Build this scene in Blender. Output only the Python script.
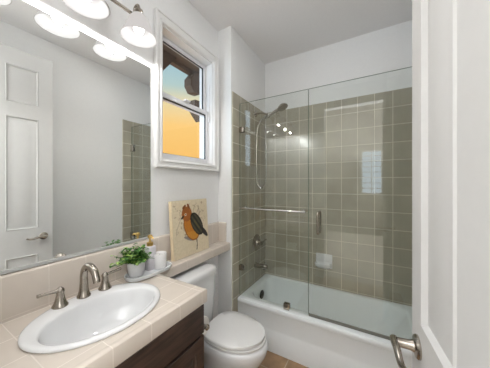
import bpy, bmesh, math, random
from mathutils import Vector, Matrix
random.seed(7)
PI = math.pi
for o in list(bpy.data.objects): bpy.data.objects.remove(o)
S = bpy.context.scene
COL = S.collection
H_EYE = 1.386
# ------------------------------------------------------------------ camera
cam = bpy.data.cameras.new('camera'); cam.sensor_width = 36; cam.lens = 217/490*36; cam.clip_start = .02
camo = bpy.data.objects.new('camera', cam); COL.objects.link(camo)
camo.location = (1.189, 0, H_EYE); camo.rotation_euler = (PI/2, 0, math.radians(30.0))
S.camera = camo
S.view_settings.view_transform = 'Standard'; S.view_settings.look = 'None'
S.view_settings.gamma = 1; S.view_settings.use_curve_mapping = False
S.view_settings.exposure = 0.12

def lin(c):
    if max(c) > 1: c = [x/255 for x in c]
    return tuple((x/12.92 if x <= .04045 else ((x+.055)/1.055)**2.4) for x in c[:3]) + (1,)

# ------------------------------------------------------------------ sky
W = bpy.data.worlds.new('world'); S.world = W; W.use_nodes = True
nt = W.node_tree; nt.nodes.clear()
N = nt.nodes.new; L = nt.links.new
tc = N('ShaderNodeTexCoord'); sp = N('ShaderNodeSeparateXYZ'); L(tc.outputs['Generated'], sp.inputs[0])
rp = N('ShaderNodeValToRGB'); L(sp.outputs['Z'], rp.inputs[0])
stops = [(0, (226,168,98)), (.10, (252,196,108)), (.25, (255,208,126)), (.33, (238,218,165)), (.40, (180,206,204)), (.55, (140,185,212))]
el = rp.color_ramp.elements
el[0].position, el[0].color = stops[0][0], lin(stops[0][1]); el[1].position, el[1].color = stops[-1][0], lin(stops[-1][1])
for p, c in stops[1:-1]:
    e = el.new(p); e.color = lin(c)
mr = N('ShaderNodeMapRange'); L(sp.outputs['Y'], mr.inputs[0]); mr.inputs[1].default_value = -.1; mr.inputs[2].default_value = -.5
mx = N('ShaderNodeMix'); mx.data_type = 'RGBA'; L(mr.outputs[0], mx.inputs[0]); L(rp.outputs[0], mx.inputs[6]); mx.inputs[7].default_value = (2.1, 2.6, 3.1, 1)
bg = N('ShaderNodeBackground'); L(mx.outputs[2], bg.inputs[0]); bg.inputs[1].default_value = 1.0
wo = N('ShaderNodeOutputWorld'); L(bg.outputs[0], wo.inputs[0])

# ------------------------------------------------------------------ large lights
def area(name, loc, rot, sx, sy, power, col):
    l = bpy.data.lights.new(name, 'AREA'); l.shape = 'RECTANGLE'; l.size = sx; l.size_y = sy; l.energy = power; l.color = col
    o = bpy.data.objects.new(name, l); COL.objects.link(o); o.location = loc; o.rotation_euler = rot
    return o
BULB_POWER = 4.6
area('bedroom_fill_light', (1.5, -1.75, 2.0), (PI, 0, 0), 2.9, 2.6, 258, (.95, .975, 1))  # added fill panel, unseen, sends bounced light in through the doorway

# ------------------------------------------------------------------ materials
def newmat(name):
    m = bpy.data.materials.new(name); m.use_nodes = True
    b = m.node_tree.nodes['Principled BSDF']
    return m, m.node_tree, b
def mat(name, col, rough=.5, metal=0, var=.03, scale=30, bump=0, coat=0, **kw):
    m, t, b = newmat(name)
    n = t.nodes.new('ShaderNodeTexNoise'); n.inputs['Scale'].default_value = scale; n.inputs['Detail'].default_value = 3
    g = t.nodes.new('ShaderNodeNewGeometry'); t.links.new(g.outputs['Position'], n.inputs['Vector'])
    c = lin(col)
    r = t.nodes.new('ShaderNodeValToRGB'); t.links.new(n.outputs['Fac'], r.inputs[0])
    r.color_ramp.elements[0].position = .3; r.color_ramp.elements[1].position = .7
    r.color_ramp.elements[0].color = tuple(x*(1-var) for x in c[:3])+(1,)
    r.color_ramp.elements[1].color = tuple(min(1, x*(1+var)) for x in c[:3])+(1,)
    t.links.new(r.outputs[0], b.inputs['Base Color'])
    b.inputs['Roughness'].default_value = rough; b.inputs['Metallic'].default_value = metal
    b.inputs['Coat Weight'].default_value = coat
    if bump:
        bp = t.nodes.new('ShaderNodeBump'); bp.inputs['Strength'].default_value = bump; bp.inputs['Distance'].default_value = .002
        t.links.new(n.outputs['Fac'], bp.inputs['Height']); t.links.new(bp.outputs[0], b.inputs['Normal'])
    for k, v in kw.items(): b.inputs[k].default_value = v
    return m
def tile(name, axes, w, h, off, c1, c2, grout, rough=.25, mort=.0027, brick=0.0, noise=.1, mrough=.8):
    m, t, b = newmat(name); nn = t.nodes.new; ll = t.links.new
    g = nn('ShaderNodeNewGeometry'); s = nn('ShaderNodeSeparateXYZ'); ll(g.outputs['Position'], s.inputs[0])
    cb = nn('ShaderNodeCombineXYZ')
    for k in range(2):
        a = nn('ShaderNodeMath'); a.operation = 'SUBTRACT'; ll(s.outputs[axes[k].upper()], a.inputs[0])
        a.inputs[1].default_value = off[k] - 20*(w, h)[k]; ll(a.outputs[0], cb.inputs[k])
    br = nn('ShaderNodeTexBrick'); br.offset = brick; br.squash = 1
    ll(cb.outputs[0], br.inputs['Vector'])
    br.inputs['Scale'].default_value = 1; br.inputs['Brick Width'].default_value = w; br.inputs['Row Height'].default_value = h
    br.inputs['Mortar Size'].default_value = mort; br.inputs['Mortar Smooth'].default_value = .15; br.inputs['Bias'].default_value = 0
    br.inputs['Color1'].default_value = lin(c1); br.inputs['Color2'].default_value = lin(c2); br.inputs['Mortar'].default_value = lin(grout)
    no = nn('ShaderNodeTexNoise'); no.inputs['Scale'].default_value = 9; no.inputs['Detail'].default_value = 4; ll(g.outputs['Position'], no.inputs['Vector'])
    mp = nn('ShaderNodeMapRange'); ll(no.outputs['Fac'], mp.inputs[0]); mp.inputs[1].default_value = .25; mp.inputs[2].default_value = .75
    mp.inputs[3].default_value = 1-noise; mp.inputs[4].default_value = 1+noise
    mu = nn('ShaderNodeMix'); mu.data_type = 'RGBA'; mu.blend_type = 'MULTIPLY'; mu.inputs[0].default_value = 1
    ll(br.outputs['Color'], mu.inputs[6]); ll(mp.outputs[0], mu.inputs[7]); ll(mu.outputs[2], b.inputs['Base Color'])
    rr = nn('ShaderNodeMapRange'); ll(br.outputs['Fac'], rr.inputs[0]); rr.inputs[3].default_value = rough; rr.inputs[4].default_value = mrough
    ll(rr.outputs[0], b.inputs['Roughness'])
    bp = nn('ShaderNodeBump'); bp.invert = True; bp.inputs['Strength'].default_value = .4; bp.inputs['Distance'].default_value = .002
    ll(br.outputs['Fac'], bp.inputs['Height']); ll(bp.outputs[0], b.inputs['Normal'])
    return m
def glassmat(name, tint, refl=1.0):
    m = bpy.data.materials.new(name); m.use_nodes = True; t = m.node_tree; t.nodes.clear()
    nn = t.nodes.new; ll = t.links.new
    lw = nn('ShaderNodeLayerWeight'); lw.inputs[0].default_value = .5
    p = nn('ShaderNodeMath'); p.operation = 'POWER'; ll(lw.outputs['Facing'], p.inputs[0]); p.inputs[1].default_value = 5
    f = nn('ShaderNodeMapRange'); ll(p.outputs[0], f.inputs[0]); f.inputs[3].default_value = .045*refl; f.inputs[4].default_value = 1
    tr = nn('ShaderNodeBsdfTransparent'); tr.inputs[0].default_value = tint
    gl = nn('ShaderNodeBsdfGlossy'); gl.inputs['Roughness'].default_value = 0.0; gl.inputs[0].default_value = (1, 1, 1, 1)
    mi = nn('ShaderNodeMixShader'); ll(f.outputs[0], mi.inputs[0]); ll(tr.outputs[0], mi.inputs[1]); ll(gl.outputs[0], mi.inputs[2])
    o = nn('ShaderNodeOutputMaterial'); ll(mi.outputs[0], o.inputs[0])
    return m
M = {}
M['wall'] = mat('wall_paint', (238, 238, 237), .6, var=.012, scale=60, bump=.08)
M['ceil'] = mat('ceiling_paint', (238, 236, 235), .85, var=.012, scale=60, bump=.08)
M['white'] = mat('white_trim_paint', (232, 231, 229), .35, var=.01)
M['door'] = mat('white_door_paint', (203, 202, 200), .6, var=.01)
M['vinyl'] = mat('white_vinyl', (232, 232, 234), .35, var=.01)
M['porc'] = mat('white_porcelain', (230, 230, 230), .08, var=.006, coat=.5)
M['tub'] = mat('white_tub_enamel', (246, 250, 251), .12, var=.006, coat=.4)
M['seat'] = mat('white_seat_plastic', (232, 231, 229), .22, var=.006)
M['nickel'] = mat('brushed_nickel', (168, 160, 150), .26, 1, var=.06, scale=80)
M['chrome'] = mat('chrome', (205, 203, 200), .1, 1, var=.03)
M['dark_metal'] = mat('dark_pewter', (70, 66, 62), .3, 1, var=.05)
M['seal'] = mat('grey_seal', (120, 118, 110), .4, 0)
M['rubber'] = mat('dark_rubber', (30, 30, 30), .7)
M['gold'] = mat('gold_metal', (212, 178, 110), .28, 1, var=.05)
M['pot'] = mat('white_ceramic_matte', (226, 224, 226), .5, var=.02)
M['bottle'] = mat('marbled_white_ceramic', (216, 212, 216), .35, var=.08, scale=18)
M['wax'] = mat('white_candle_glass', (240, 238, 236), .25, var=.01)
M['tray'] = mat('grey_white_marble', (228, 230, 231), .25, var=.04, scale=14)
M['leaf'] = mat('leaf_green', (62, 108, 38), .45, var=.5, scale=90)
M['leaf2'] = mat('pale_leaf_green', (150, 178, 92), .45, var=.3, scale=90)
M['soil'] = mat('potting_soil', (60, 45, 34), .9, var=.3, scale=120)
M['paper'] = mat('white_tissue_paper', (238, 236, 232), .9, var=.02)
M['eave'] = mat('brown_timber', (76, 58, 40), .8, var=.2, scale=20)
M['outwall'] = mat('tan_stucco', (190, 165, 130), .9, var=.1)
M['carpet'] = mat('beige_carpet', (196, 188, 176), .95, var=.1, scale=200)
M['canvas'] = mat('raw_canvas_edge', (224, 205, 170), .8, var=.06, scale=60)
# dark cabinet wood
def wood():
    m, t, b = newmat('espresso_wood'); nn = t.nodes.new; ll = t.links.new
    g = nn('ShaderNodeNewGeometry'); mp = nn('ShaderNodeMapping'); ll(g.outputs['Position'], mp.inputs[0]); mp.inputs['Scale'].default_value = (40, 5, 40)
    n = nn('ShaderNodeTexNoise'); ll(mp.outputs[0], n.inputs['Vector']); n.inputs['Scale'].default_value = 1.5; n.inputs['Detail'].default_value = 6
    r = nn('ShaderNodeValToRGB'); ll(n.outputs['Fac'], r.inputs[0])
    r.color_ramp.elements[0].position = .35; r.color_ramp.elements[0].color = lin((45, 33, 27))
    r.color_ramp.elements[1].position = .7; r.color_ramp.elements[1].color = lin((76, 58, 49))
    ll(r.outputs[0], b.inputs['Base Color']); b.inputs['Roughness'].default_value = .38
    return m
M['wood'] = wood()
M['mirror'] = mat('silvered_glass', (250, 252, 251), .0, 1, var=0)
M['glass'] = glassmat('shower_glass', (.962, .978, .968, 1), 1.0)
M['pane'] = glassmat('window_glass', (.97, .97, .97, 1), .6)
M['glass_edge'] = mat('green_glass_edge', (120, 135, 120), .2, 0)
# frosted lamp shade
def frosted():
    m = bpy.data.materials.new('frosted_shade_glass'); m.use_nodes = True; t = m.node_tree; t.nodes.clear()
    nn = t.nodes.new; ll = t.links.new
    d = nn('ShaderNodeBsdfDiffuse'); d.inputs[0].default_value = (.02, .02, .02, 1)
    tr = nn('ShaderNodeEmission'); tr.inputs[0].default_value = (1, .95, .92, 1); tr.inputs[1].default_value = .58
    mi = nn('ShaderNodeAddShader'); ll(d.outputs[0], mi.inputs[0]); ll(tr.outputs[0], mi.inputs[1])
    o = nn('ShaderNodeOutputMaterial'); ll(mi.outputs[0], o.inputs[0])
    return m
M['shade'] = frosted()
def emit(name, col, s):
    m, t, b = newmat(name); b.inputs['Emission Color'].default_value = col; b.inputs['Emission Strength'].default_value = s
    return m
M['bulb'] = emit('lit_bulb', (1, .97, .94, 1), 4)

TC1, TC2, TG = (178, 172, 155), (171, 165, 148), (222, 216, 200)
def wall_tiles():
    return {'y': tile('shower_tile_facing', 'xz', .1365, .1527, (.949, .527), TC1, TC2, TG, .16),
            'x': tile('shower_tile_side', 'yz', .1365, .1527, (2.272, .527), TC1, TC2, TG, .16),
            'z': mat('shower_tile_edge', TC1, .2)}
WT = wall_tiles()
CC1, CC2, CG = (216, 205, 193), (211, 200, 188), (220, 210, 199)
CT = {'z': tile('counter_tile_top', 'xy', .1365, .1365, (.488-.05, .378), CC1, CC2, CG, .2, .0018, noise=.04),
      'x': tile('counter_tile_front', 'yz', .1365, .17, (.378, .886), CC1, CC2, CG, .2, .0018, noise=.04),
      'y': tile('counter_tile_end', 'xz', .1365, .17, (.438, .886), CC1, CC2, CG, .2, .0018, noise=.04)}
M['floor'] = tile('floor_tile', 'xy', .30, .30, (.63, 1.50), (172, 142, 108), (152, 120, 90), (186, 170, 148), .4, .004, noise=.4)

# ------------------------------------------------------------------ mesh helpers
def nb(): return bmesh.new()
def box(bm, x0, y0, z0, x1, y1, z1, bev=0, seg=2):
    r = bmesh.ops.create_cube(bm, size=1)
    vs = r['verts']
    for v in vs: v.co = Vector(((x0+x1)/2 + v.co.x*(x1-x0), (y0+y1)/2 + v.co.y*(y1-y0), (z0+z1)/2 + v.co.z*(z1-z0)))
    if bev:
        es = list({e for v in vs for e in v.link_edges})
        bmesh.ops.bevel(bm, geom=es, offset=bev, segments=seg, affect='EDGES', profile=.5)
    return bm
def loft(bm, rings, cap0=True, cap1=True, closed=True):
    R = [[bm.verts.new(p) for p in r] for r in rings]
    n = len(R[0])
    for a, b in zip(R, R[1:]):
        for i in range(n if closed else n-1):
            j = (i+1) % n
            bm.faces.new((a[i], a[j], b[j], b[i]))
    if cap0: bm.faces.new(list(reversed(R[0])))
    if cap1: bm.faces.new(R[-1])
    return bm
def lathe(bm, prof, c, axis='z', n=24, cap0=True, cap1=True):
    rings = []
    for r, h in prof:
        ring = []
        for i in range(n):
            a = 2*PI*i/n; p, q = r*math.cos(a), r*math.sin(a)
            if axis == 'z': v = (c[0]+p, c[1]+q, c[2]+h)
            elif axis == 'x': v = (c[0]+h, c[1]+p, c[2]+q)
            else: v = (c[0]+q, c[1]+h, c[2]+p)
            ring.append(v)
        rings.append(ring)
    return loft(bm, rings, cap0, cap1)
def tube(bm, pts, rad, n=12):
    pts = [Vector(p) for p in pts]
    rads = rad if isinstance(rad, (list, tuple)) else [rad]*len(pts)
    rings = []; up = None
    for i, p in enumerate(pts):
        d = (pts[min(i+1, len(pts)-1)] - pts[max(i-1, 0)]).normalized()
        if up is None:
            up = Vector((0, 0, 1)) if abs(d.z) < .9 else Vector((1, 0, 0))
        u = (up - d*up.dot(d)).normalized(); w = d.cross(u); up = u
        rings.append([p + u*rads[i]*math.cos(2*PI*k/n) + w*rads[i]*math.sin(2*PI*k/n) for k in range(n)])
    return loft(bm, rings)
def arc(p0, p1, p2, n=8):     # quadratic bezier
    p0, p1, p2 = Vector(p0), Vector(p1), Vector(p2)
    return [p0*(1-t)**2 + p1*2*t*(1-t) + p2*t*t for t in [i/n for i in range(n+1)]]
def spline(P, n=6):           # catmull-rom
    P = [Vector(p) for p in P]; Q = [P[0]*2-P[1]] + P + [P[-1]*2-P[-2]]; out = []
    for i in range(1, len(Q)-2):
        a, b, c, d = Q[i-1:i+3]
        for k in range(n):
            t = k/n
            out.append(.5*((2*b)+(c-a)*t+(2*a-5*b+4*c-d)*t*t+(3*b-a-3*c+d)*t**3))
    out.append(P[-1]); return out
def rrect(x0, x1, y0, y1, r, z, k=6):
    out = []
    for cx, cy, a0 in ((x1-r, y1-r, 0), (x0+r, y1-r, PI/2), (x0+r, y0+r, PI), (x1-r, y0+r, 1.5*PI)):
        for i in range(k+1):
            a = a0 + PI/2*i/k; out.append((cx+r*math.cos(a), cy+r*math.sin(a), z))
    return out
def ell(cx, cy, rx, ry, z, n=48, p=2.0):
    out = []
    for i in range(n):
        a = 2*PI*i/n; c, s = math.cos(a), math.sin(a)
        out.append((cx+rx*math.copysign(abs(c)**(2/p), c), cy+ry*math.copysign(abs(s)**(2/p), s), z))
    return out
def egg(cx, cy, lf, lb, w, z, n=48):
    out = []
    for i in range(n):
        a = 2*PI*i/n; c, s = math.cos(a), math.sin(a)
        if c >= 0: x = cx + lf*c; y = cy + w*s
        else:
            x = cx - lb*abs(c)**.6; y = cy + w*math.copysign(abs(s)**.7, s)
        out.append((x, y, z))
    return out
def worldloc(p):
    v = Vector((0, 0, 0))
    while p is not None: v += p.location; p = p.parent
    return v
def obj(name, bm, m, parent=None, smooth=35, local=False, label=None, tri=None):
    bmesh.ops.remove_doubles(bm, verts=bm.verts, dist=1e-6)
    bmesh.ops.recalc_face_normals(bm, faces=bm.faces)
    me = bpy.data.meshes.new(name)
    o = bpy.data.objects.new(name, me); COL.objects.link(o)
    if parent is not None:
        if not local: bmesh.ops.translate(bm, verts=bm.verts, vec=-worldloc(parent))
        o.parent = parent
    elif not local:
        xs = [v.co for v in bm.verts]
        c = Vector(((min(v.x for v in xs)+max(v.x for v in xs))/2, (min(v.y for v in xs)+max(v.y for v in xs))/2, min(v.z for v in xs)))
        bmesh.ops.translate(bm, verts=bm.verts, vec=-c); o.location = c
    if isinstance(m, dict):
        for k in 'xyz': me.materials.append(m[k])
        bm.normal_update()
        for f in bm.faces:
            n = f.normal; f.material_index = max(range(3), key=lambda i: abs(n[i]))
    else: me.materials.append(m)
    bm.to_mesh(me); bm.free()
    if smooth:
        for p in me.polygons: p.use_smooth = True
        me.set_sharp_from_angle(angle=math.radians(smooth))
    if label: o['label'] = label
    return o
def thing(name, label, cat, loc=(0, 0, 0), group=None, rz=0):
    o = bpy.data.objects.new(name, None); COL.objects.link(o); o.empty_display_size = .05
    o.location = loc; o.rotation_euler = (0, 0, rz); o['label'] = label; o['category'] = cat
    if group: o['group'] = group
    return o
def tag(o, label, cat, group=None):
    o['label'] = label; o['category'] = cat
    if group: o['group'] = group
    return o
def struct(name, bm, m, parent=None, label=None, smooth=0):
    o = obj(name, bm, m, parent, smooth)
    if parent is None:
        o['kind'] = 'structure'
        if label: o['label'] = label
        o['category'] = name.split('_')[0]
    return o

# ------------------------------------------------------------------ room shell
XR, YB, YF, HC = 1.523, 2.28, .05, 2.765
SX, SY = .139, 1.575                      # the stub wall at the tub's left end
CZ = .876                                 # tile counter height
struct('floor', box(nb(), 0, YF-.1, -.05, XR, YB, 0), M['floor'], label='brown stone tile bathroom floor beside the tub')
struct('ceiling', box(nb(), -.15, YF-.04, HC, XR+.12, YB+.12, HC+.06), M['ceil'], label='flat grey white painted ceiling over the bathroom')
# left wall with the window hole (thick, so the window is set back)
wy0, wy1, wz0, wz1 = .957, 1.496, 1.550, 2.438
bm = nb()
box(bm, -.15, YF, 0, 0, wy0, HC); box(bm, -.15, wy1, 0, 0, YB+.1, HC)
box(bm, -.15, wy0, 0, 0, wy1, wz0); box(bm, -.15, wy0, wz1, 0, wy1, HC)
struct('wall_left', bm, M['wall'], label='white painted wall holding the mirror and the window')
struct('wall_left_stub', box(nb(), 0, SY, 0, SX, YB, HC), M['wall'], label='white wall return at the left end of the tub')
struct('wall_back', box(nb(), 0, YB, 0, XR+.1, YB+.1, HC), M['wall'], label='white painted wall above the tile behind the tub')
struct('wall_right', box(nb(), XR, YF-.12, 0, XR+.12, YB, HC), M['wall'], label='white painted wall opposite the mirror')
bm = nb()
DX0, DX1, DZ = .58, 1.395, 2.50
box(bm, -.15, YF-.12, 0, DX0, YF, HC); box(bm, DX1, YF-.12, 0, XR, YF, HC); box(bm, DX0, YF-.12, DZ, DX1, YF, HC)
struct('wall_front', bm, M['wall'], label='white wall with the doorway the view comes through')
# shower tile
TZ = 2.198
struct('wall_back_tile', box(nb(), SX+.01, YB-.01, .33, XR-.01, YB, TZ), WT, label='beige square tile behind the bathtub')
struct('wall_left_tile', box(nb(), SX, SY+.012, 0, SX+.01, YB, TZ, .003, 1), WT, label='beige square tile holding the shower valve')
struct('wall_right_tile', box(nb(), XR-.01, SY+.012, 0, XR, YB, TZ, .003, 1), WT, label='beige square tile at the right end of the tub')
# the bedroom behind the viewer
bm = nb(); box(bm, -.15, -3.4, -.05, 3.2, YF-.12, -.0)
struct('floor_bedroom', bm, M['carpet'], label='beige carpet of the bedroom behind the doorway')
struct('ceiling_bedroom', box(nb(), -.15, -3.4, 3.7, 3.2, YF-.12, 3.76), M['ceil'], label='white ceiling of the bedroom behind the doorway')
struct('wall_bedroom_left', box(nb(), -.25, -3.5, 0, -.15, YF-.12, 3.76), M['wall'], label='white left wall of the bedroom behind')
struct('wall_bedroom_right', box(nb(), 3.2, -3.4, 0, 3.3, YF-.12, 3.7), M['wall'], label='white right wall of the bedroom behind')
bm = nb()
box(bm, XR+.12, YF-.12, 0, 3.2, YF-.04, 3.7); box(bm, -.15, YF-.12, HC, XR+.12, YF-.04, 3.7)
struct('wall_bedroom_near', bm, M['wall'], label='white bedroom wall beside the bathroom')
bx0, bx1, bz0, bz1 = .97, 1.47, 1.12, 2.30
bm = nb()
box(bm, -.15, -3.5, 0, bx0, -3.4, 3.7); box(bm, bx1, -3.5, 0, 3.2, -3.4, 3.7)
box(bm, bx0, -3.5, 0, bx1, -3.4, bz0); box(bm, bx0, -3.5, bz1, bx1, -3.4, 3.7)
struct('wall_bedroom_far', bm, mat('taupe_wall_paint', (140, 134, 126), .7), label='bedroom far wall with a window')
w2 = thing('window_2', 'bedroom window with white muntins mirrored in the shower glass', 'window', ((bx0+bx1)/2, -3.45, bz0)); w2['kind'] = 'structure'
bm = nb()
for a, b, c, d in ((bx0, bx0+.03, bz0, bz1), (bx1-.03, bx1, bz0, bz1), (bx0, bx1, bz0, bz0+.03), (bx0, bx1, bz1-.03, bz1)): box(bm, a, -3.47, c, b, -3.43, d)
box(bm, (bx0+bx1)/2-.012, -3.46, bz0, (bx0+bx1)/2+.012, -3.44, bz1)
for k in range(1, 8): z = bz0+(bz1-bz0)*k/8; box(bm, bx0, -3.46, z-.01, bx1, -3.44, z+.01)
obj('window_frame', bm, M['white'], w2, 0)

# ------------------------------------------------------------------ bathroom window
w1 = thing('window_1', 'white single-hung bathroom window with a sunset sky outside', 'window', (0, (wy0+wy1)/2, wz0)); w1['kind'] = 'structure'
def picture_frame(bm, prof, y0, y1, z0, z1):     # mitred frame: prof = list of (inset, x)
    rings = []
    for ins, x in prof:
        rings.append([(x, y0+ins, z0+ins), (x, y1-ins, z0+ins), (x, y1-ins, z1-ins), (x, y0+ins, z1-ins)])
    rings.append(rings[0])
    return loft(bm, rings, False, False)
cy0, cy1, cz0, cz1 = .899, 1.549, 1.493, 2.495
bm = nb()
picture_frame(bm, [(0, .001), (0, .03), (.010, .034), (.015, .026), (.038, .020), (.043, .027), (.054, .022), (.058, .012), (.058, .001)], cy0, cy1, cz0, cz1)
obj('window_casing', bm, M['white'], w1, 25)
bm = nb()
picture_frame(bm, [(0, -.14), (0, .002), (.010, .002), (.010, -.14)], wy0, wy1, wz0, wz1)
obj('window_jamb', bm, M['white'], w1, 0)
iy0, iy1, iz0, iz1 = wy0+.010, wy1-.010, wz0+.010, wz1-.010
mid = 2.0
def sash(x, z0, z1, name, st, rail_b, rail_t):
    bm = nb()
    box(bm, x-.014, iy0, z0, x+.014, iy0+st, z1, .003, 1); box(bm, x-.014, iy1-st, z0, x+.014, iy1, z1, .003, 1)
    box(bm, x-.014, iy0+st, z0, x+.014, iy1-st, z0+rail_b, .003, 1); box(bm, x-.014, iy0+st, z1-rail_t, x+.014, iy1-st, z1, .003, 1)
    s = obj(name, bm, M['vinyl'], w1, 0)
    bm = nb(); a_, b_, c_, d_ = iy0+st, iy1-st, z0+rail_b, z1-rail_t; g_ = .006
    for p0, p1, q0, q1 in ((a_, b_, c_, c_+g_*.5), (a_, b_, d_-g_, d_), (a_, a_+g_*.5, c_, d_), (b_-g_, b_, c_, d_)): box(bm, x-.005, p0, q0, x+.005, p1, q1)
    obj('gasket', bm, M['rubber'], s, 0)
    obj('pane', box(nb(), x-.002, iy0+st-.004, z0+rail_b-.004, x+.002, iy1-st+.004, z1-rail_t+.004), M['pane'], s, 0)
    return s
sash(-.085, mid-.02, iz1, 'sash', .022, .032, .03)
low = sash(-.055, iz0, mid+.02, 'sash', .026, .038, .035)
obj('sash_lock', box(nb(), -.045, 1.20, mid+.02, -.02, 1.25, mid+.032, .003), M['vinyl'], low)
bm = nb(); tube(bm, [(-.03, iy1-.004, mid+.25), (-.03, iy1-.004, mid-.03)], .003, 6); box(bm, -.038, iy1-.012, mid-.08, -.022, iy1, mid-.03, .004)
obj('tilt_cord', bm, M['vinyl'], w1)
# eave outside
bm = nb()
box(bm, -.66, -1.5, 2.70, -.15, 4.2, 2.76); box(bm, -.66, -1.5, 2.66, -.60, 4.2, 2.84)
eave = struct('trim_1', bm, M['eave'], label='dark brown roof eave outside the window'); 
def bracket(name, pts, x0=-.66, x1=-.56):
    bm = nb(); loft(bm, [[(x0, y, z) for y, z in pts], [(x1, y, z) for y, z in pts]])
    return obj(name, bm, M['eave'], eave, 0)
bracket('rafter_end', [(1.81, 2.50), (1.81, 2.58), (1.87, 2.66), (1.97, 2.71), (1.97, 2.45), (1.86, 2.44)])
bracket('rafter_end', [(1.88, 2.36), (2.0, 2.37), (2.0, 2.14), (1.93, 2.20), (1.87, 2.26)])
bracket('gusset', [(1.1, 2.72), (1.1, 2.25), (1.40, 2.45), (1.62, 2.72)])

# ------------------------------------------------------------------ entry door (open, swung in against the right side)
ang = math.atan2(.0929, 1)
DW, DH, DT = .76, 2.475, .035
hx, hy = 1.299+.0929*DW, .825-DW*.9957
door = thing('door_1', 'white six-panel door standing open at the right edge', 'door', (hx, hy, .008), rz=ang); door['kind'] = 'structure'
# local frame: door runs along +y from 0 to DW, room-side face at x=0, thickness to +x
bm = nb()
st, pw = .0925, .197
ms = DW - 2*st - 2*pw
cols = [(DW-st-pw, DW-st), (st, st+pw)]
rows = [(.20, .78), (1.00, 1.93), (2.04, 2.345)]
ys = sorted({0, DW, *[c for p in cols for c in p]}); zs = sorted({0, DH, *[c for p in rows for c in p]})
for face_x, sgn in ((0, 1), (DT, -1)):
    for a, b in zip(ys, ys[1:]):
        for c, d in zip(zs, zs[1:]):
            if any(abs(a-p[0]) < 1e-6 for p in cols) and any(abs(c-r[0]) < 1e-6 for r in rows):
                rings = []
                for ins, dep in ((0, 0), (.006, -.004), (.014, .009), (.030, .009), (.052, .003)):
                    x = face_x + sgn*dep
                    rings.append([(x, a+ins, c+ins), (x, b-ins, c+ins), (x, b-ins, d-ins), (x, a+ins, d-ins)])
                loft(bm, rings, False, True)
            else:
                bm.faces.new([bm.verts.new(p) for p in ((face_x, a, c), (face_x, b, c), (face_x, b, d), (face_x, a, d))])
per = [(y, 0) for y in ys] + [(DW, z) for z in zs[1:]] + [(y, DH) for y in ys[-2::-1]] + [(0, z) for z in zs[-2:0:-1]]
loft(bm, [[(0, y, z) for y, z in per], [(DT, y, z) for y, z in per]], False, False)
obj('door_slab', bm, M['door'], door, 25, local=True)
hz, hyl = .925, DW-.062
for s, fx in ((-1, 0), (1, DT)):
    bm = nb(); lathe(bm, [(.031, 0), (.031, s*.004), (.027, s*.009), (.016, s*.012), (.013, s*.02), (.012, s*.05)], (fx, hyl, hz), 'x', 28)
    hd = obj('handle', bm, M['nickel'], door, local=True, label='brushed nickel door lever')
    bm = nb()
    pts = spline([(fx+s*.055, hyl+.012, hz), (fx+s*.057, hyl-.01, hz+.002), (fx+s*.057, hyl-.04, hz+.004), (fx+s*.056, hyl-.075, hz-.006), (fx+s*.054, hyl-.098, hz-.004), (fx+s*.052, hyl-.115, hz+.004)], 5)
    tube(bm, pts, [.011-.0045*i/(len(pts)-1) for i in range(len(pts))], 12)
    obj('lever', bm, M['nickel'], hd, local=True)
obj('latch_plate', box(nb(), DT/2-.012, DW-.0005, hz-.028, DT/2+.012, DW+.0012, hz+.028), M['nickel'], door, 0, local=True)
for z in (.2, 1.23, 2.25):
    bm = nb(); lathe(bm, [(.006, -.045), (.006, .045)], (-.004, -.004, z), 'z', 10)
    obj('hinge', bm, M['nickel'], door, local=True)
# door frame round the opening
bm = nb()
box(bm, DX0, YF-.12, 0, DX0+.018, YF, DZ); box(bm, DX1-.006, YF-.12, 0, DX1, YF-.04, DZ); box(bm, DX0+.018, YF-.12, DZ-.012, DX1-.006, YF, DZ)
struct('trim_2', bm, M['white'], label='white door jamb round the doorway')

# ------------------------------------------------------------------ bathtub
tx0, tx1, ty0, ty1, tz = SX+.0115, XR-.0115, 1.655, YB-.0115, .366
tub = thing('bathtub', 'white alcove bathtub behind the frameless glass shower screen', 'bathtub', ((tx0+tx1)/2, (ty0+ty1)/2, 0))
bm = nb()
R = [rrect(tx0, tx1, ty0+.03, ty1, .02, .02), rrect(tx0, tx1, ty0+.03, ty1, .02, tz-.05), rrect(tx0, tx1, ty0+.004, ty1, .012, tz-.045), rrect(tx0, tx1, ty0, ty1, .012, tz-.03), rrect(tx0, tx1, ty0, ty1, .012, tz-.012),
     rrect(tx0+.004, tx1-.004, ty0+.006, ty1-.004, .012, tz-.002), rrect(tx0+.012, tx1-.012, ty0+.014, ty1-.012, .015, tz),
     rrect(tx0+.05, tx1-.05, ty0+.085, ty1-.035, .11, tz), rrect(tx0+.062, tx1-.066, ty0+.097, ty1-.044, .11, tz-.006),
     rrect(tx0+.07, tx1-.085, ty0+.103, ty1-.050, .11, tz-.03), rrect(tx0+.085, tx1-.16, ty0+.12, ty1-.066, .12, .20),
     rrect(tx0+.105, tx1-.24, ty0+.145, ty1-.09, .12, .10), rrect(tx0+.14, tx1-.29, ty0+.18, ty1-.125, .11, .066), rrect(tx0+.2, tx1-.35, ty0+.23, ty1-.18, .08, .06)]
loft(bm, R)
obj('basin', bm, M['tub'], tub, 40)
bm = nb()
prof = [(ty0+.029, tz-.048), (ty0+.010, tz-.05), (ty0+.012, tz-.07), (ty0+.018, .185), (ty0+.015, .165), (ty0+.004, .14), (ty0+.004, 0), (ty0+.029, 0)]
loft(bm, [[(tx0, y, z) for y, z in prof], [(tx1, y, z) for y, z in prof]])
obj('apron', bm, M['tub'], tub, 30)
bm = nb(); lathe(bm, [(.042, 0), (.042, .006), (.036, .011), (.012, .012)], (tx0+.0795, 2.0, .262), 'x', 28); box(bm, tx0+.09, 1.985, .256, tx0+.098, 2.015, .268, .003)
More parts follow.
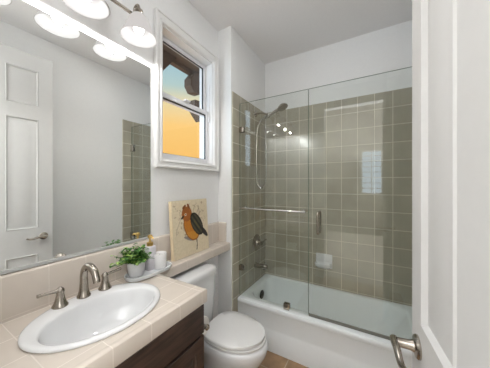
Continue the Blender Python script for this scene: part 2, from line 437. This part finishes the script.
obj('overflow_plate', bm, M['dark_metal'], tub, label='dark metal overflow plate')
bm = nb(); lathe(bm, [(.03, 0), (.03, .003), (.02, .005)], (tx0+.27, 1.98, .060), 'z', 24)
obj('drain', bm, M['chrome'], tub)

# ------------------------------------------------------------------ shower fittings
wx = SX+.010
v = thing('shower_valve', 'round metal shower valve with lever on the tiled wall', 'valve', (wx, 2.04, .77))
bm = nb(); lathe(bm, [(.086, .0003), (.086, .004), (.078, .010), (.04, .014), (.034, .03), (.03, .034)], (wx, 2.04, .77), 'x', 36)
obj('escutcheon', bm, M['nickel'], v)
bm = nb(); lathe(bm, [(.022, .03), (.024, .05), (.022, .066), (.01, .07)], (wx, 2.04, .77), 'x', 24)
tube(bm, [(wx+.055, 2.04, .77), (wx+.062, 2.07, .776), (wx+.066, 2.11, .786), (wx+.068, 2.135, .79)], [.011, .009, .008, .009])
obj('lever', bm, M['nickel'], v)
s = thing('tub_spout', 'metal tub filler spout on the tiled wall under the valve', 'spout', (wx, 2.02, .54))
bm = nb(); lathe(bm, [(.030, .0003), (.030, .012), (.024, .016), (.024, .06), (.025, .10), (.023, .125), (.018, .133)], (wx, 2.02, .54), 'x', 24)
tube(bm, [(wx+.105, 2.02, .535), (wx+.105, 2.02, .510)], .017)
obj('spout_body', bm, M['nickel'], s)
bm = nb(); tube(bm, [(wx+.11, 2.02, .56), (wx+.11, 2.02, .578)], .004); lathe(bm, [(.002, 0), (.008, .004), (.008, .010), (.002, .014)], (wx+.11, 2.02, .576), 'z', 12)
obj('diverter_knob', bm, M['chrome'], s)
sh = thing('hand_shower', 'metal hand shower on a wall arm with a looped hose', 'shower head', (wx, 2.02, 2.115))
bm = nb(); lathe(bm, [(.030, .0003), (.028, .008), (.014, .012)], (wx, 2.02, 2.115), 'x', 24)
tube(bm, spline([(wx+.005, 2.02, 2.115), (wx+.06, 2.02, 2.118), (wx+.12, 2.02, 2.10), (wx+.145, 2.02, 2.08)], 5), .0095)
obj('arm', bm, M['nickel'], sh)
bm = nb(); tube(bm, [(wx+.135, 2.02, 2.06), (wx+.16, 2.02, 2.10)], .019); tube(bm, [(wx+.145, 2.02, 2.07), (wx+.145, 2.0, 2.07)], .012)
obj('bracket', bm, M['nickel'], sh)
d = Vector((.86, 0, .38)).normalized(); a0 = Vector((wx+.145, 2.02, 2.075))
bm = nb(); tube(bm, [a0-d*.03, a0+d*.03, a0+d*.08, a0+d*.13], [.011, .013, .014, .016])
hh = a0 + d*.165; nrm = Vector((.42, -.1, -.9)).normalized()
tube(bm, [hh-nrm*.018, hh-nrm*.014, hh, hh+nrm*.012, hh+nrm*.015], [.02, .036, .050, .052, .046], 24)
obj('shower_head', bm, M['nickel'], sh)
bm = nb()
tube(bm, spline([(wx+.13, 2.0, 2.075), (wx+.06, 2.0, 2.02), (wx+.028, 2.0, 1.90), (wx+.022, 2.0, 1.6), (wx+.024, 2.005, 1.42), (wx+.05, 2.01, 1.355), (wx+.085, 2.015, 1.35), (wx+.115, 2.02, 1.42), (wx+.122, 2.02, 1.62), (wx+.115, 2.02, 1.9), (wx+.115, 2.02, 2.062)], 6), .0062, 8)
obj('hose', bm, M['chrome'], sh)
# soap dish
sd = thing('soap_dish', 'white ceramic soap dish set in the tile above the tub', 'soap dish', (.79, YB-.01, .55))
bm = nb(); box(bm, .712, YB-.022, .552, .868, YB-.0103, .692, .006)
obj('back_plate', bm, M['porc'], sd)
bm = nb()
def drr(y0, y1, x0, x1, z): return rrect(x0, x1, y0, y1, .018, z)
yb = YB-.021
loft(bm, [drr(yb-.045, yb, .735, .845, .562), drr(yb-.072, yb, .718, .862, .585), drr(yb-.078, yb, .714, .866, .610), drr(yb-.074, yb, .718, .862, .614), drr(yb-.066, yb-.006, .728, .852, .608), drr(yb-.055, yb-.012, .745, .835, .590)])
obj('dish', bm, M['porc'], sd)

# ------------------------------------------------------------------ glass screen
GY, GT, GZ0, GZ1, GX = 1.702, .008, tz+.006, H_EYE+.735, .775
fx = thing('shower_screen', 'fixed clear glass panel with towel bar left of the shower door', 'shower screen', ((SX+GX)/2, GY, tz))
bm = nb(); box(bm, SX+.014, GY-GT/2, GZ0, GX-.003, GY+GT/2, GZ1)
pane = obj('glass_pane', bm, M['glass'], fx, 0)
def edges_of(x0, x1, z0, z1, par):
    bm = nb(); t = .0012
    box(bm, x0, GY-GT/2, z1, x1, GY+GT/2, z1+t); box(bm, x0-t, GY-GT/2, z0, x0, GY+GT/2, z1); box(bm, x1, GY-GT/2, z0, x1+t, GY+GT/2, z1)
    obj('polished_edge', bm, M['glass_edge'], par, 0)
edges_of(SX+.014, GX-.003, GZ0, GZ1, fx)
for z in (1.88, .625):
    bm = nb()
    box(bm, SX+.0105, GY-.016, z-.025, SX+.058, GY-GT/2-.0003, z+.025, .003); box(bm, SX+.0105, GY+GT/2+.0003, z-.025, SX+.058, GY+.016, z+.025, .003)
    obj('wall_clamp', bm, M['nickel'], fx)
bm = nb(); cx = .60
box(bm, cx-.024, GY-.017, tz+.0005, cx+.024, GY-GT/2-.0003, tz+.050, .003); box(bm, cx-.024, GY+GT/2+.0003, tz+.0005, cx+.024, GY+.017, tz+.05, .003)
obj('sill_clamp', bm, M['nickel'], fx)
bm = nb(); zt = 1.173
tube(bm, [(.185, GY-.055, zt), (.765, GY-.055, zt)], .0085); 
tb = obj('towel_bar', bm, M['chrome'], fx)
for x in (.215, .735):
    bm = nb(); tube(bm, [(x, GY-.055, zt), (x, GY-GT/2-.0003, zt)], .007); lathe(bm, [(.013, -.006), (.013, 0)], (x, GY-GT/2-.0003, zt), 'y', 16)
    lathe(bm, [(.013, 0), (.013, .008)], (x, GY+GT/2+.0003, zt), 'y', 16)
    obj('post', bm, M['chrome'], tb)
sdr = thing('shower_door', 'hinged clear glass shower door with a metal pull handle', 'shower door', ((GX+XR)/2, GY, tz))
x1 = XR-.020
bm = nb(); box(bm, GX+.002, GY-GT/2, GZ0+.012, x1, GY+GT/2, GZ1)
obj('glass_pane', bm, M['glass'], sdr, 0)
edges_of(GX+.002, x1, GZ0+.012, GZ1, sdr)
bm = nb(); hxx = .853; z0, z1 = 1.005, 1.185
for s in (-1, 1):
    yy = GY+s*.045; y2 = GY+s*(GT/2+.0003)
    tube(bm, spline([(hxx, y2, z0+.012), (hxx, GY+s*.03, z0+.012), (hxx, yy, z0+.02), (hxx, yy+s*.006, (z0+z1)/2), (hxx, yy, z1-.02), (hxx, GY+s*.03, z1-.012), (hxx, y2, z1-.012)], 5), .0085, 10)
obj('pull_handle', bm, M['nickel'], sdr)
for z in (1.85, .72):
    bm = nb()
    box(bm, x1-.05, GY-.018, z-.045, XR-.0105, GY-GT/2-.0003, z+.045, .004); box(bm, x1-.05, GY+GT/2+.0003, z-.045, XR-.0105, GY+.018, z+.045, .004)
    obj('hinge', bm, M['chrome'], sdr)
bm = nb(); box(bm, GX+.002, GY-.006, tz+.0015, x1, GY+.006, GZ0+.0118)
obj('bottom_sweep', bm, M['seal'], sdr, 0)

# ------------------------------------------------------------------ toilet
TY, TKY = 1.203, 1.122
to = thing('toilet', 'white two-piece toilet between the vanity and the tub', 'toilet', (.38, TY, 0))
bm = nb()
loft(bm, [egg(.36, TY, .19, .20, .115, 0), egg(.36, TY, .19, .20, .115, .03), egg(.36, TY, .175, .19, .10, .09), egg(.365, TY, .18, .19, .105, .17), egg(.38, TY, .215, .20, .145, .26),
          egg(.39, TY, .245, .19, .166, .33), egg(.395, TY, .25, .175, .174, .375), egg(.395, TY, .243, .172, .170, .392), egg(.395, TY, .23, .165, .158, .398)])
obj('bowl', bm, M['porc'], to, 50)
bm = nb()
loft(bm, [egg(.40, TY, .222, .165, .162, .399), egg(.40, TY, .228, .167, .167, .403), egg(.40, TY, .228, .167, .167, .413), egg(.40, TY, .222, .165, .162, .417)])
obj('seat', bm, M['seat'], to, 50)
bm = nb()
loft(bm, [egg(.40, TY, .212, .165, .160, .419), egg(.40, TY, .221, .168, .168, .423), egg(.40, TY, .222, .168, .169, .433), egg(.40, TY, .222, .163, .162, .441), egg(.40, TY, .15, .11, .12, .445), egg(.40, TY, .05, .04, .04, .446)])
obj('seat_lid', bm, M['seat'], to, 50)
for s in (-1, 1): obj('seat_hinge', box(nb(), .222, TY+s*.07-.02, .399, .262, TY+s*.07+.02, .43, .006), M['seat'], to)
bm = nb()
def tk(z, f, w, r): return rrect(.03, f, TKY-w, TKY+w, r, z)
loft(bm, [tk(.36, .185, .145, .04), tk(.38, .195, .155, .045), tk(.60, .208, .163, .045), tk(.745, .212, .166, .045)])
box(bm, .04, TKY-.09, .30, .24, TKY+.11, .37, .02)
obj('tank', bm, M['porc'], to, 50)
bm = nb()
loft(bm, [tk(.746, .214, .168, .045), tk(.750, .222, .176, .05), tk(.772, .222, .176, .05), tk(.784, .214, .168, .05), tk(.788, .19, .15, .04)])
obj('tank_lid', bm, M['porc'], to, 50)
bm = nb(); lathe(bm, [(.012, 0), (.012, .012), (.008, .016)], (.2105, TKY-.12, .69), 'x', 16); tube(bm, [(.226, TKY-.12, .69), (.228, TKY-.09, .686), (.228, TKY-.06, .68)], [.006, .005, .006])
obj('flush_lever', bm, M['chrome'], to, label='chrome flush lever')

# ------------------------------------------------------------------ vanity
VX, VY0, VY1 = .480, YF+.002, .808
van = thing('vanity_cabinet', 'dark espresso wood vanity cabinet under the tile countertop', 'cabinet', (VX/2, (VY0+VY1)/2, 0))
bm = nb(); ctop = .816
box(bm, .002, VY1-.018, .0, VX-.019, VY1, ctop); box(bm, .002, VY0, .0, VX-.019, VY0+.018, ctop)
box(bm, .002, VY0+.018, .10, VX-.019, VY1-.018, .118); box(bm, .002, VY0+.018, .118, .012, VY1-.018, ctop)
box(bm, VX-.09, VY0+.018, 0, VX-.075, VY1-.018, .10)
obj('body', bm, M['wood'], van, 0)
bm = nb()
for a, b, c, d in ((VY0, VY0+.03, .1, ctop), (VY1-.03, VY1, .1, ctop), (VY0+.03, VY1-.03, .1, .135), (VY0+.03, VY1-.03, ctop-.03, ctop), (VY0+.03, VY1-.03, .655, .685), ((VY0+VY1)/2-.02, (VY0+VY1)/2+.02, .135, .655)):
    box(bm, VX-.019, a, c, VX, b, d, .001, 1)
obj('face_frame', bm, M['wood'], van, 0)
def panel_front(name, y0, y1, z0, z1, panel):
    bm = nb(); x = VX+.0005; t = .019
    if panel:
        rings = [[(x, y0, z0), (x, y1, z0), (x, y1, z1), (x, y0, z1)]]
        for ins, dx in ((0, t-.003), (.003, t), (.052, t), (.058, t-.008), (.066, t-.009), (.085, t-.002)):
            rings.append([(x+dx, y0+ins, z0+ins), (x+dx, y1-ins, z0+ins), (x+dx, y1-ins, z1-ins), (x+dx, y0+ins, z1-ins)])
        loft(bm, rings)
    else: box(bm, x, y0, z0, x+t, y1, z1, .004)
    return obj(name, bm, M['wood'], van, 20)
mY = (VY0+VY1)/2
panel_front('drawer_front', VY0+.008, VY1-.004, .674, ctop-.006, False)
for a, b, k in ((VY0+.008, mY-.002, 1), (mY+.002, VY1-.004, -1)):
    dr = panel_front('cabinet_door', a, b, .115, .662, True)
    yk = b-.03 if k == 1 else a+.03
    bm = nb(); lathe(bm, [(.006, 0), (.006, .012), (.014, .018), (.015, .024), (.008, .028)], (VX+.0195, yk, .60), 'x', 16)
    obj('knob', bm, M['nickel'], dr)

# tile countertop with ledge and backsplash
CX, CY1 = .488, .812
LX, LY1 = .118, SY-.002
ct = thing('countertop', 'beige tile vanity countertop with backsplash and ledge behind the toilet', 'countertop', (.25, .44, ctop))
SCX, SCY, SRX, SRY = .252, .468, .194, .236       # sink
n = 64
angs = [2*PI*i/n for i in range(n)]
x0c, y0c, x1c, y1c = .0205, VY0, CX-.0, CY1
hole = (SRX-.02, SRY-.02)
for px, py in ((x0c, y0c), (x1c, y0c), (x1c, y1c), (x0c, y1c)): angs.append(math.atan2((py-SCY)/hole[1], (px-SCX)/hole[0]) % (2*PI))
angs = sorted(set(angs))
def rectpt(a):
    dx, dy = hole[0]*math.cos(a), hole[1]*math.sin(a); t = 1e9
    if dx > 1e-9: t = min(t, (x1c-SCX)/dx)
    if dx < -1e-9: t = min(t, (x0c-SCX)/dx)
    if dy > 1e-9: t = min(t, (y1c-SCY)/dy)
    if dy < -1e-9: t = min(t, (y0c-SCY)/dy)
    return SCX+dx*t, SCY+dy*t
zb = ctop+.0005
ring = lambda f, z: [(*f(a), z) for a in angs]
ep = lambda a: (SCX+hole[0]*math.cos(a), SCY+hole[1]*math.sin(a))
bm = nb(); rr = [ring(ep, zb), ring(ep, CZ), ring(rectpt, CZ), ring(rectpt, zb), ring(ep, zb)]
loft(bm, rr, False, False)
# drop the apron of the deck to make room for the edge trim: front and end nose pieces
obj('deck', bm, CT, ct, 0)
bm = nb()
def nose(pts_in, path):     # quarter-round cap swept on straight path
    loft(bm, [[(p[0], p[1], p[2]) for p in ring_] for ring_ in path])
pf = [(0, -.004), (0, CZ-zb-.001)]
# front nose (x outward)
prof = [(.0003, zb-.004), (.010, zb-.004), (.012, zb), (.012, CZ-.008), (.010, CZ-.001), (.005, CZ+.0016), (-.006, CZ+.002), (-.016, CZ+.0002), (.0003, CZ+.0002)]
loft(bm, [[(CX+dx, VY0, z) for dx, z in prof], [(CX+dx, CY1+dx, z) for dx, z in prof]])
loft(bm, [[(CX+dx, CY1+dx, z) for dx, z in prof], [(LX+.014, CY1+dx, z) for dx, z in prof]])
obj('edge_trim', bm, CT, ct, 40)
bm = nb(); box(bm, .0205, CY1+.0003, CZ-.05, LX, LY1, CZ)
obj('ledge', bm, CT, ct, 0)
bm = nb()
lprof = [(.0003, zb-.004), (.010, zb-.004), (.014, zb), (.014, CZ-.012), (.012, CZ-.005), (.006, CZ-.001), (.0003, CZ)]
loft(bm, [[(LX+dx, CY1+.0145, z) for dx, z in lprof], [(LX+dx, LY1, z) for dx, z in lprof]])
obj('ledge_trim', bm, CT, ct, 40)
bm = nb(); BT = 1.048
pr = [(.001, CZ-.03), (.020, CZ-.03), (.020, BT-.012), (.017, BT-.004), (.010, BT), (.001, BT)]
loft(bm, [[(x, VY0, z) for x, z in pr], [(x, LY1, z) for x, z in pr]])
loft(bm, [[(.0205, LY1-x+.001, z) for x, z in pr], [(.092, LY1-x+.001, z) for x, z in pr]])
obj('backsplash', bm, CT, ct, 40)

# sink
sk = thing('sink', 'white oval drop-in sink set in the tile countertop', 'sink', (SCX, SCY, CZ))
bm = nb()
E = lambda k, z, dx=0, rx=SRX, ry=SRY: ell(SCX+dx, SCY, rx*k, ry*k, z, 56)
zc = CZ+.0006
bx, by = .138, .198
B = lambda k, z, dx=.030: ell(SCX+dx, SCY, bx*k, by*k, z, 56)
loft(bm, [E(.90, zc), E(.985, zc), E(1, zc+.004), E(.996, zc+.009), E(.975, zc+.0125), E(.94, zc+.0135), 
          B(1.035, zc+.0125), B(1.01, zc+.010), B(.99, zc+.002), B(.97, zc-.02), B(.92, zc-.06), B(.80, zc-.10), B(.60, zc-.125), B(.3, zc-.136), B(.13, zc-.138),
          B(.13, zc-.145), B(.62, zc-.134), B(.86, zc-.106), B(.98, zc-.06), B(1.02, zc-.02), B(1.06, zc-.001), E(.90, zc)], False, False)
obj('basin', bm, M['porc'], sk, 50)
bm = nb(); lathe(bm, [(.021, 0), (.021, .003), (.014, .004), (.012, .006)], (SCX+.032, SCY, zc-.1375), 'z', 20)
obj('drain', bm, M['chrome'], sk)
# faucet
zf = zc+.0138
FX, FY = .094, .474
fa = thing('faucet', 'brushed nickel widespread faucet with two lever handles behind the sink', 'faucet', (FX, FY, zf))
bm = nb(); lathe(bm, [(.026, 0), (.026, .006), (.022, .012), (.018, .03), (.0155, .06), (.0145, .08)], (FX, FY, zf), 'z', 24)
tube(bm, spline([(FX, FY, zf+.07), (FX, FY, zf+.095), (FX+.012, FY, zf+.125), (FX+.045, FY, zf+.142), (FX+.085, FY, zf+.130), (FX+.105, FY, zf+.100), (FX+.11, FY, zf+.085)], 5), [.0145]*10+[.0145]*12+[.0135]*9, 16)
obj('spout', bm, M['nickel'], fa, 40)
for s in (-1, 1):
    hy_ = FY+s*.086
    bm = nb(); lathe(bm, [(.027, 0), (.027, .005), (.022, .012), (.016, .032), (.0125, .052), (.014, .058), (.0145, .066), (.011, .072), (.004, .078)], (FX+.004, hy_, zf), 'z', 24)
    h = obj('handle', bm, M['nickel'], fa, 40)
    bm = nb(); tube(bm, [(FX+.004, hy_, zf+.064), (FX+.006, hy_+s*.025, zf+.067), (FX+.008, hy_+s*.055, zf+.070), (FX+.009, hy_+s*.072, zf+.071)], [.009, .0062, .0058, .0068], 10)
    obj('lever', bm, M['nickel'], h, 40)

# mirror
MY0, MY1, MZ0, MZ1 = VY0+.01, .875, BT+.004, 2.108
mi = thing('wall_mirror', 'large frameless wall mirror above the vanity backsplash', 'mirror', (.004, (MY0+MY1)/2, MZ0))
obj('mirror_glass', box(nb(), .002, MY0, MZ0+.006, .008, MY1, MZ1, .0015, 1), M['mirror'], mi, 0)
bm = nb(); box(bm, .0015, MY0, MZ0, .0125, MY1, MZ0+.0055); box(bm, .0085, MY0, MZ0+.0055, .0125, MY1, MZ0+.012)
obj('bottom_channel', bm, mat('satin_channel', (196, 196, 194), .4), mi, 0)

# vanity light
vl = thing('vanity_light', 'three-light vanity fixture with frosted white bell shades above the mirror', 'light fixture', (.03, .46, 2.26))
LY = (.215, .46, .705); LXs, LZ = .142, 2.150
bm = nb()
loft(bm, [[(x, q[0], q[1]) for q in ell(.46, 2.285, .17-d_, .058-d_, 0, 40, 2.6)] for d_, x in ((0, .0008), (0, .012), (.008, .020), (.03, .024))])
obj('wall_plate', bm, M['nickel'], vl)
bm = nb(); tube(bm, [(.02, .46, 2.285), (.10, .46, 2.285)], .010); tube(bm, [(.10, .175, 2.285), (.10, .745, 2.285)], .009)
obj('bar', bm, M['nickel'], vl)
for y in LY:
    bm = nb(); tube(bm, spline([(.10, y, 2.285), (.108, y, 2.318), (.13, y, 2.325), (LXs, y, 2.305), (LXs, y, 2.268)], 5), .007)
    lathe(bm, [(.018, 0), (.022, .012), (.02, .035), (.010, .045)], (LXs, y, LZ+.108), 'z', 20)
    obj('arm', bm, M['nickel'], vl)
    bm = nb()
    out = [(.024, .118), (.034, .112), (.048, .092), (.060, .062), (.071, .030), (.083, .006), (.086, 0)]
    inn = [(r-.0035, z-.002 if z > .01 else z) for r, z in reversed(out)]
    lathe(bm, out+inn+[(.02, .118)], (LXs, y, LZ), 'z', 36, False, False)
    shd = obj('lamp_shade', bm, M['shade'], vl, 60)
    bm = nb(); lathe(bm, [(.004, .020), (.018, .026), (.0265, .042), (.027, .052), (.022, .068), (.014, .085), (.013, .108)], (LXs, y, LZ), 'z', 20)
    obj('bulb', bm, M['bulb'], shd)
    pl = bpy.data.lights.new('bulb_light', 'POINT'); pl.energy = BULB_POWER; pl.color = (1, .995, .985); pl.shadow_soft_size = .010
    po = bpy.data.objects.new('bulb_light', pl); COL.objects.link(po); po.location = (LXs, y, LZ+.010)

# unseen ceiling fill light, added to brighten the room evenly
rl = thing('added_ceiling_fill', 'added round fill light with white trim on the ceiling out of view', 'fill light', (.85, 1.2, HC-.012))
bm = nb(); lathe(bm, [(.068, -.0005), (.072, -.010), (.092, -.008), (.095, -.0005)], (.85, 1.2, HC), 'z', 32, False, False)
obj('trim_ring', bm, M['white'], rl)
bm = nb(); lathe(bm, [(.070, -.001), (.068, -.004), (.03, -.005)], (.85, 1.2, HC), 'z', 32)
obj('lens', bm, M['bulb'], rl)
dl = bpy.data.lights.new('ceiling_fill', 'AREA'); dl.shape = 'DISK'; dl.size = .13; dl.energy = 3.4; dl.color = (.985, .99, 1)
do = bpy.data.objects.new('ceiling_fill', dl); COL.objects.link(do); do.location = (.85, 1.2, HC-.008)
# ------------------------------------------------------------------ things on the ledge
def oval_tray(cx, cy, rx, ry, z):
    bm = nb()
    e = lambda k, d, zz: ell(cx, cy, rx*k+d, ry*k+d, zz, 48, 2.6)
    loft(bm, [e(1, -.012, z), e(1, -.004, z+.003), e(1, 0, z+.014), e(1, .002, z+.022), e(1, -.001, z+.0235), e(1, -.004, z+.022), e(1, -.008, z+.009), e(1, -.016, z+.006)])
    return obj('tray', bm, M['tray'])
TRX, TRY = .100, .800
tag(oval_tray(TRX, TRY, .066, .137, CZ+.0026), 'long oval grey-white tray on the tile ledge beside the sink', 'tray')
tz0 = CZ+.0090
# plant
BX, BY = .066, .8265
PX, PY = .084, .728
pp = thing('potted_plant', 'small leafy green plant in a white pot on the tray', 'plant', (PX, PY, tz0))
bm = nb()
lathe(bm, [(.026, 0), (.033, .003), (.041, .03), (.0445, .06), (.0445, .078), (.042, .080), (.039, .075), (.036, .06)], (PX, PY, tz0), 'z', 28)
obj('pot', bm, M['pot'], pp, 50)
bm = nb(); lathe(bm, [(.034, .060), (.0342, .064), (.01, .067)], (PX, PY, tz0), 'z', 20)
obj('soil', bm, M['soil'], pp)
def leaf(bm, p, d, L_, w):
    d = d.normalized(); sd_ = d.cross(Vector((0, 0, 1)))
    sd_ = (sd_ if sd_.length > .1 else Vector((1, 0, 0))).normalized(); nn_ = sd_.cross(d)
    cs = []
    for t, k, b in ((0, .12, 0), (.25, .8, .06), (.5, 1, .08), (.75, .75, .02), (1, .05, -.1)):
        c = p + d*L_*t + nn_*L_*b
        cs.append((bm.verts.new(c - sd_*w*k + nn_*w*.25*k), bm.verts.new(c), bm.verts.new(c + sd_*w*k + nn_*w*.25*k)))
    for a, b in zip(cs, cs[1:]):
        bm.faces.new((a[0], a[1], b[1], b[0])); bm.faces.new((a[1], a[2], b[2], b[1]))
stem = nb(); f1 = nb(); f2 = nb()
top = Vector((PX, PY, tz0+.078))
for i in range(84):
    az = random.uniform(0, 2*PI); ev = random.uniform(.05, 1.35); ln = random.uniform(.04, .125)
    d = Vector((math.cos(az)*math.cos(ev)*.8+.18, math.sin(az)*math.cos(ev)-.22, math.sin(ev)*.72))
    e = top + d*ln
    if e.x < .034: e.x = .034+random.uniform(0, .01)
    b0 = top + Vector((random.uniform(-.015, .015), random.uniform(-.015, .015), -.003))
    m_ = (b0+e)/2 + Vector((0, 0, .010))
    tube(stem, [b0, m_, e], .0011, 5)
    for j in range(6):
        q = b0.lerp(e, .45+.55*j/5) + Vector((0, 0, .006))
        if q.y > BY-.066 and q.z < tz0+.16: continue
        if q.x > PX+.012 and q.z < tz0+.072 and abs(q.y-PY) < .045: continue
        a2 = random.uniform(0, 2*PI)
        dd = d.normalized()*.5 + Vector((math.cos(a2), math.sin(a2), random.uniform(-.35, .5)))
        if q.x < .06 and dd.x < 0: dd.x *= -.6
        leaf(f1 if random.random() < .68 else f2, q, dd, random.uniform(.016, .028), random.uniform(.007, .0115))
obj('stems', stem, M['leaf'], pp)
obj('foliage', f1, M['leaf'], pp, 0); obj('pale_foliage', f2, M['leaf2'], pp, 0, label='pale variegated leaves')
# soap dispenser
BX, BY = .066, .8265
sp_ = thing('soap_dispenser', 'marbled white soap dispenser with gold pump on the tray', 'soap dispenser', (BX, BY, tz0))
bm = nb(); loft(bm, [rrect(BX-.024, BX+.024, BY-.023, BY+.023, .010, tz0), rrect(BX-.027, BX+.027, BY-.026, BY+.026, .012, tz0+.004), rrect(BX-.027, BX+.027, BY-.026, BY+.026, .012, tz0+.131), rrect(BX-.024, BX+.024, BY-.026, BY+.026, .012, tz0+.136), rrect(BX-.014, BX+.014, BY-.014, BY+.014, .012, tz0+.139)])
obj('bottle', bm, M['bottle'], sp_, 45)
bm = nb(); lathe(bm, [(.018, .139), (.018, .158), (.008, .162), (.006, .164), (.006, .184), (.013, .186), (.013, .199), (.006, .203)], (BX, BY, tz0), 'z', 20)
tube(bm, [(BX, BY, tz0+.193), (BX+.03, BY-.006, tz0+.193), (BX+.038, BY-.008, tz0+.184)], [.007, .005, .004], 10)
obj('pump', bm, M['gold'], sp_, 45, label='gold pump head')
# candle
KX, KY = .092, .874
ca = thing('candle', 'white jar candle at the right end of the tray', 'candle', (KX, KY, tz0))
bm = nb(); lathe(bm, [(.034, 0), (.038, .004), (.039, .084), (.038, .087), (.0355, .085), (.0345, .072)], (KX, KY, tz0), 'z', 28, True, False)
obj('jar', bm, M['wax'], ca, 50)
bm = nb(); lathe(bm, [(.0340, .068), (.0340, .0725), (.01, .073)], (KX, KY, tz0), 'z', 24)
wx_ = obj('wax', bm, M['wax'], ca, 50)
bm = nb(); tube(bm, [(KX, KY, tz0+.072), (KX+.001, KY, tz0+.081)], .001, 6)
obj('wick', bm, M['rubber'], ca)

# bird picture leaning on the backsplash
PY0, PY1, PZ, PH, PTK = .998, 1.352, CZ+.0008, .392, .028
tilt = math.atan2(.028, PH)
pic = thing('bird_picture', 'beige canvas picture of an orange bird leaning against the wall', 'picture', (.030, (PY0+PY1)/2, PZ))
hw = (PY1-PY0)/2
def P3(t, u, v):   # t: depth toward the room, u along y (-hw..hw), v up
    return (t*math.cos(tilt) - v*math.sin(tilt), u, v*math.cos(tilt) + t*math.sin(tilt))
# bottom-front edge sits on the ledge; keep the top back edge touching the wall
pic.location = (.022+.028, (PY0+PY1)/2, PZ)
bm = nb()
b_ = [(0, -hw), (PTK, -hw), (PTK, hw), (0, hw)]
loft(bm, [[P3(t, u, 0) for t, u in b_], [P3(t, u, PH) for t, u in b_]])
obj('stretched_canvas', bm, M['canvas'], pic, 0, local=True)
def sdell(x, y, cx, cy, rx, ry, a):
    c, s = math.cos(a), math.sin(a); dx, dy = x-cx, y-cy
    p, q = (dx*c+dy*s)/rx, (-dx*s+dy*c)/ry
    return math.sqrt(p*p+q*q)
rn = random.Random(3)
flor = [(rn.uniform(.05, .95), rn.uniform(.35, .95), rn.uniform(.012, .035), rn.uniform(0, PI)) for _ in range(70)]
def hsh(i, j): 
    x = math.sin(i*12.9898+j*78.233)*43758.5453; return x-math.floor(x)
def bird(x, y, i, j):
    n_ = hsh(i//3, j//3); n2 = hsh(i, j)
    c = [228-10*n_, 213-10*n_, 184-12*n_]
    for k_ in range(5):
        if abs(x-.62-.07*k_*(y-.45)*2-.05*math.sin(y*14+k_*2)) < .006 and .45+.05*k_ < y < .92-.03*k_: c = [168, 146, 122]
    if abs(x-.14-.06*math.sin(y*11)) < .006 and .4 < y < .8: c = [172, 150, 126]
    for fx_, fy_, fr, fa_ in flor:
        e = sdell(x, y, fx_, fy_, fr, fr*.45, fa_)
        if e < 1: c = [c[k]*.6+(150, 124, 98)[k]*.4 for k in range(3)]
    # branch and foot
    if abs(x-(.60+.03*math.sin(y*9))) < .011 and .05 < y < .30: c = [70, 50, 36]
    e = sdell(x, y, .40, .30, .14, .030, -.35)
    if e < 1: c = [150, 140, 134]
    # tail, body, head
    e = sdell(x, y, .86, .36, .16, .050, -.75)
    if e < 1: c = [44, 40, 40]
    eb = sdell(x, y, .50, .50, .285, .20, -1.0)
    if eb < 1:
        k = n2*18; c = [204-k, 132-k, 42]
        if y < .42: c = [214-k, 150-k, 52]
        if eb > .9: c = [150, 88, 30]
    eh = sdell(x, y, .375, .755, .14, .135, .3)
    if eh < 1: c = [176-26*n2, 104-18*n2, 40]
    if sdell(x, y, .31, .885, .06, .026, .6) < 1 or sdell(x, y, .43, .89, .06, .026, 2.2) < 1: c = [130, 74, 30]
    if sdell(x, y, .34, .745, .03, .022, 0) < 1: c = [240, 225, 190]
    if sdell(x, y, .345, .745, .016, .014, 0) < 1: c = [20, 16, 14]
    if sdell(x, y, .255, .70, .05, .02, .5) < 1: c = [60, 48, 40]
    # wing
    ew = sdell(x, y, .655, .535, .26, .145, -.95)
    if ew < 1:
        s = math.sin((x*.75+y*.65)*70)
        c = [64+22*s, 62+18*s, 50+12*s]
        if ew < .45 and s > .2: c = [104, 96, 62]
        if ew > .86: c = [40, 34, 28]
    return lin([max(0, min(255, q)) for q in c])
nu, nv = 110, 114
bm = nb(); lay = bm.verts.layers.float_color.new('paint')
gr = [[bm.verts.new(P3(PTK+.0006, -hw+.002+(2*hw-.004)*i/nu, .002+(PH-.004)*j/nv)) for i in range(nu+1)] for j in range(nv+1)]
for j in range(nv+1):
    for i in range(nu+1): gr[j][i][lay] = bird(i/nu, j/nv, i, j)
for j in range(nv):
    for i in range(nu): bm.faces.new((gr[j][i], gr[j][i+1], gr[j+1][i+1], gr[j+1][i]))
m, t, b = newmat('bird_print'); vc = t.nodes.new('ShaderNodeVertexColor'); vc.layer_name = 'paint'
t.links.new(vc.outputs[0], b.inputs['Base Color']); b.inputs['Roughness'].default_value = .6
obj('printed_face', bm, m, pic, 0, local=True, label='print of an orange bird with a dark wing')

# toilet paper on the vanity's side
tp = thing('paper_holder', 'nickel toilet paper holder on the side of the vanity', 'paper holder', (.425, VY1, .645))
bm = nb()
for x in (.307, .447):
    lathe(bm, [(.017, .0006), (.017, .006), (.009, .012), (.008, .062)], (x, VY1, .645), 'y', 18)
tube(bm, [(.299, VY1+.066, .645), (.458, VY1+.066, .645)], .0085)
lathe(bm, [(.006, 0), (.0145, .004), (.0145, .012), (.008, .017)], (.451, VY1+.066, .645), 'x', 18)
obj('rod', bm, M['nickel'], tp)
bm = nb(); lathe(bm, [(.0195, 0), (.050, 0), (.052, .003), (.052, .105), (.050, .108), (.0195, .108), (.0195, 0)], (.323, VY1+.066, .645-.0105), 'x', 32, False, False)
tag(obj('toilet_paper_roll', bm, M['paper']), 'white toilet paper roll on the holder beside the vanity', 'toilet paper')
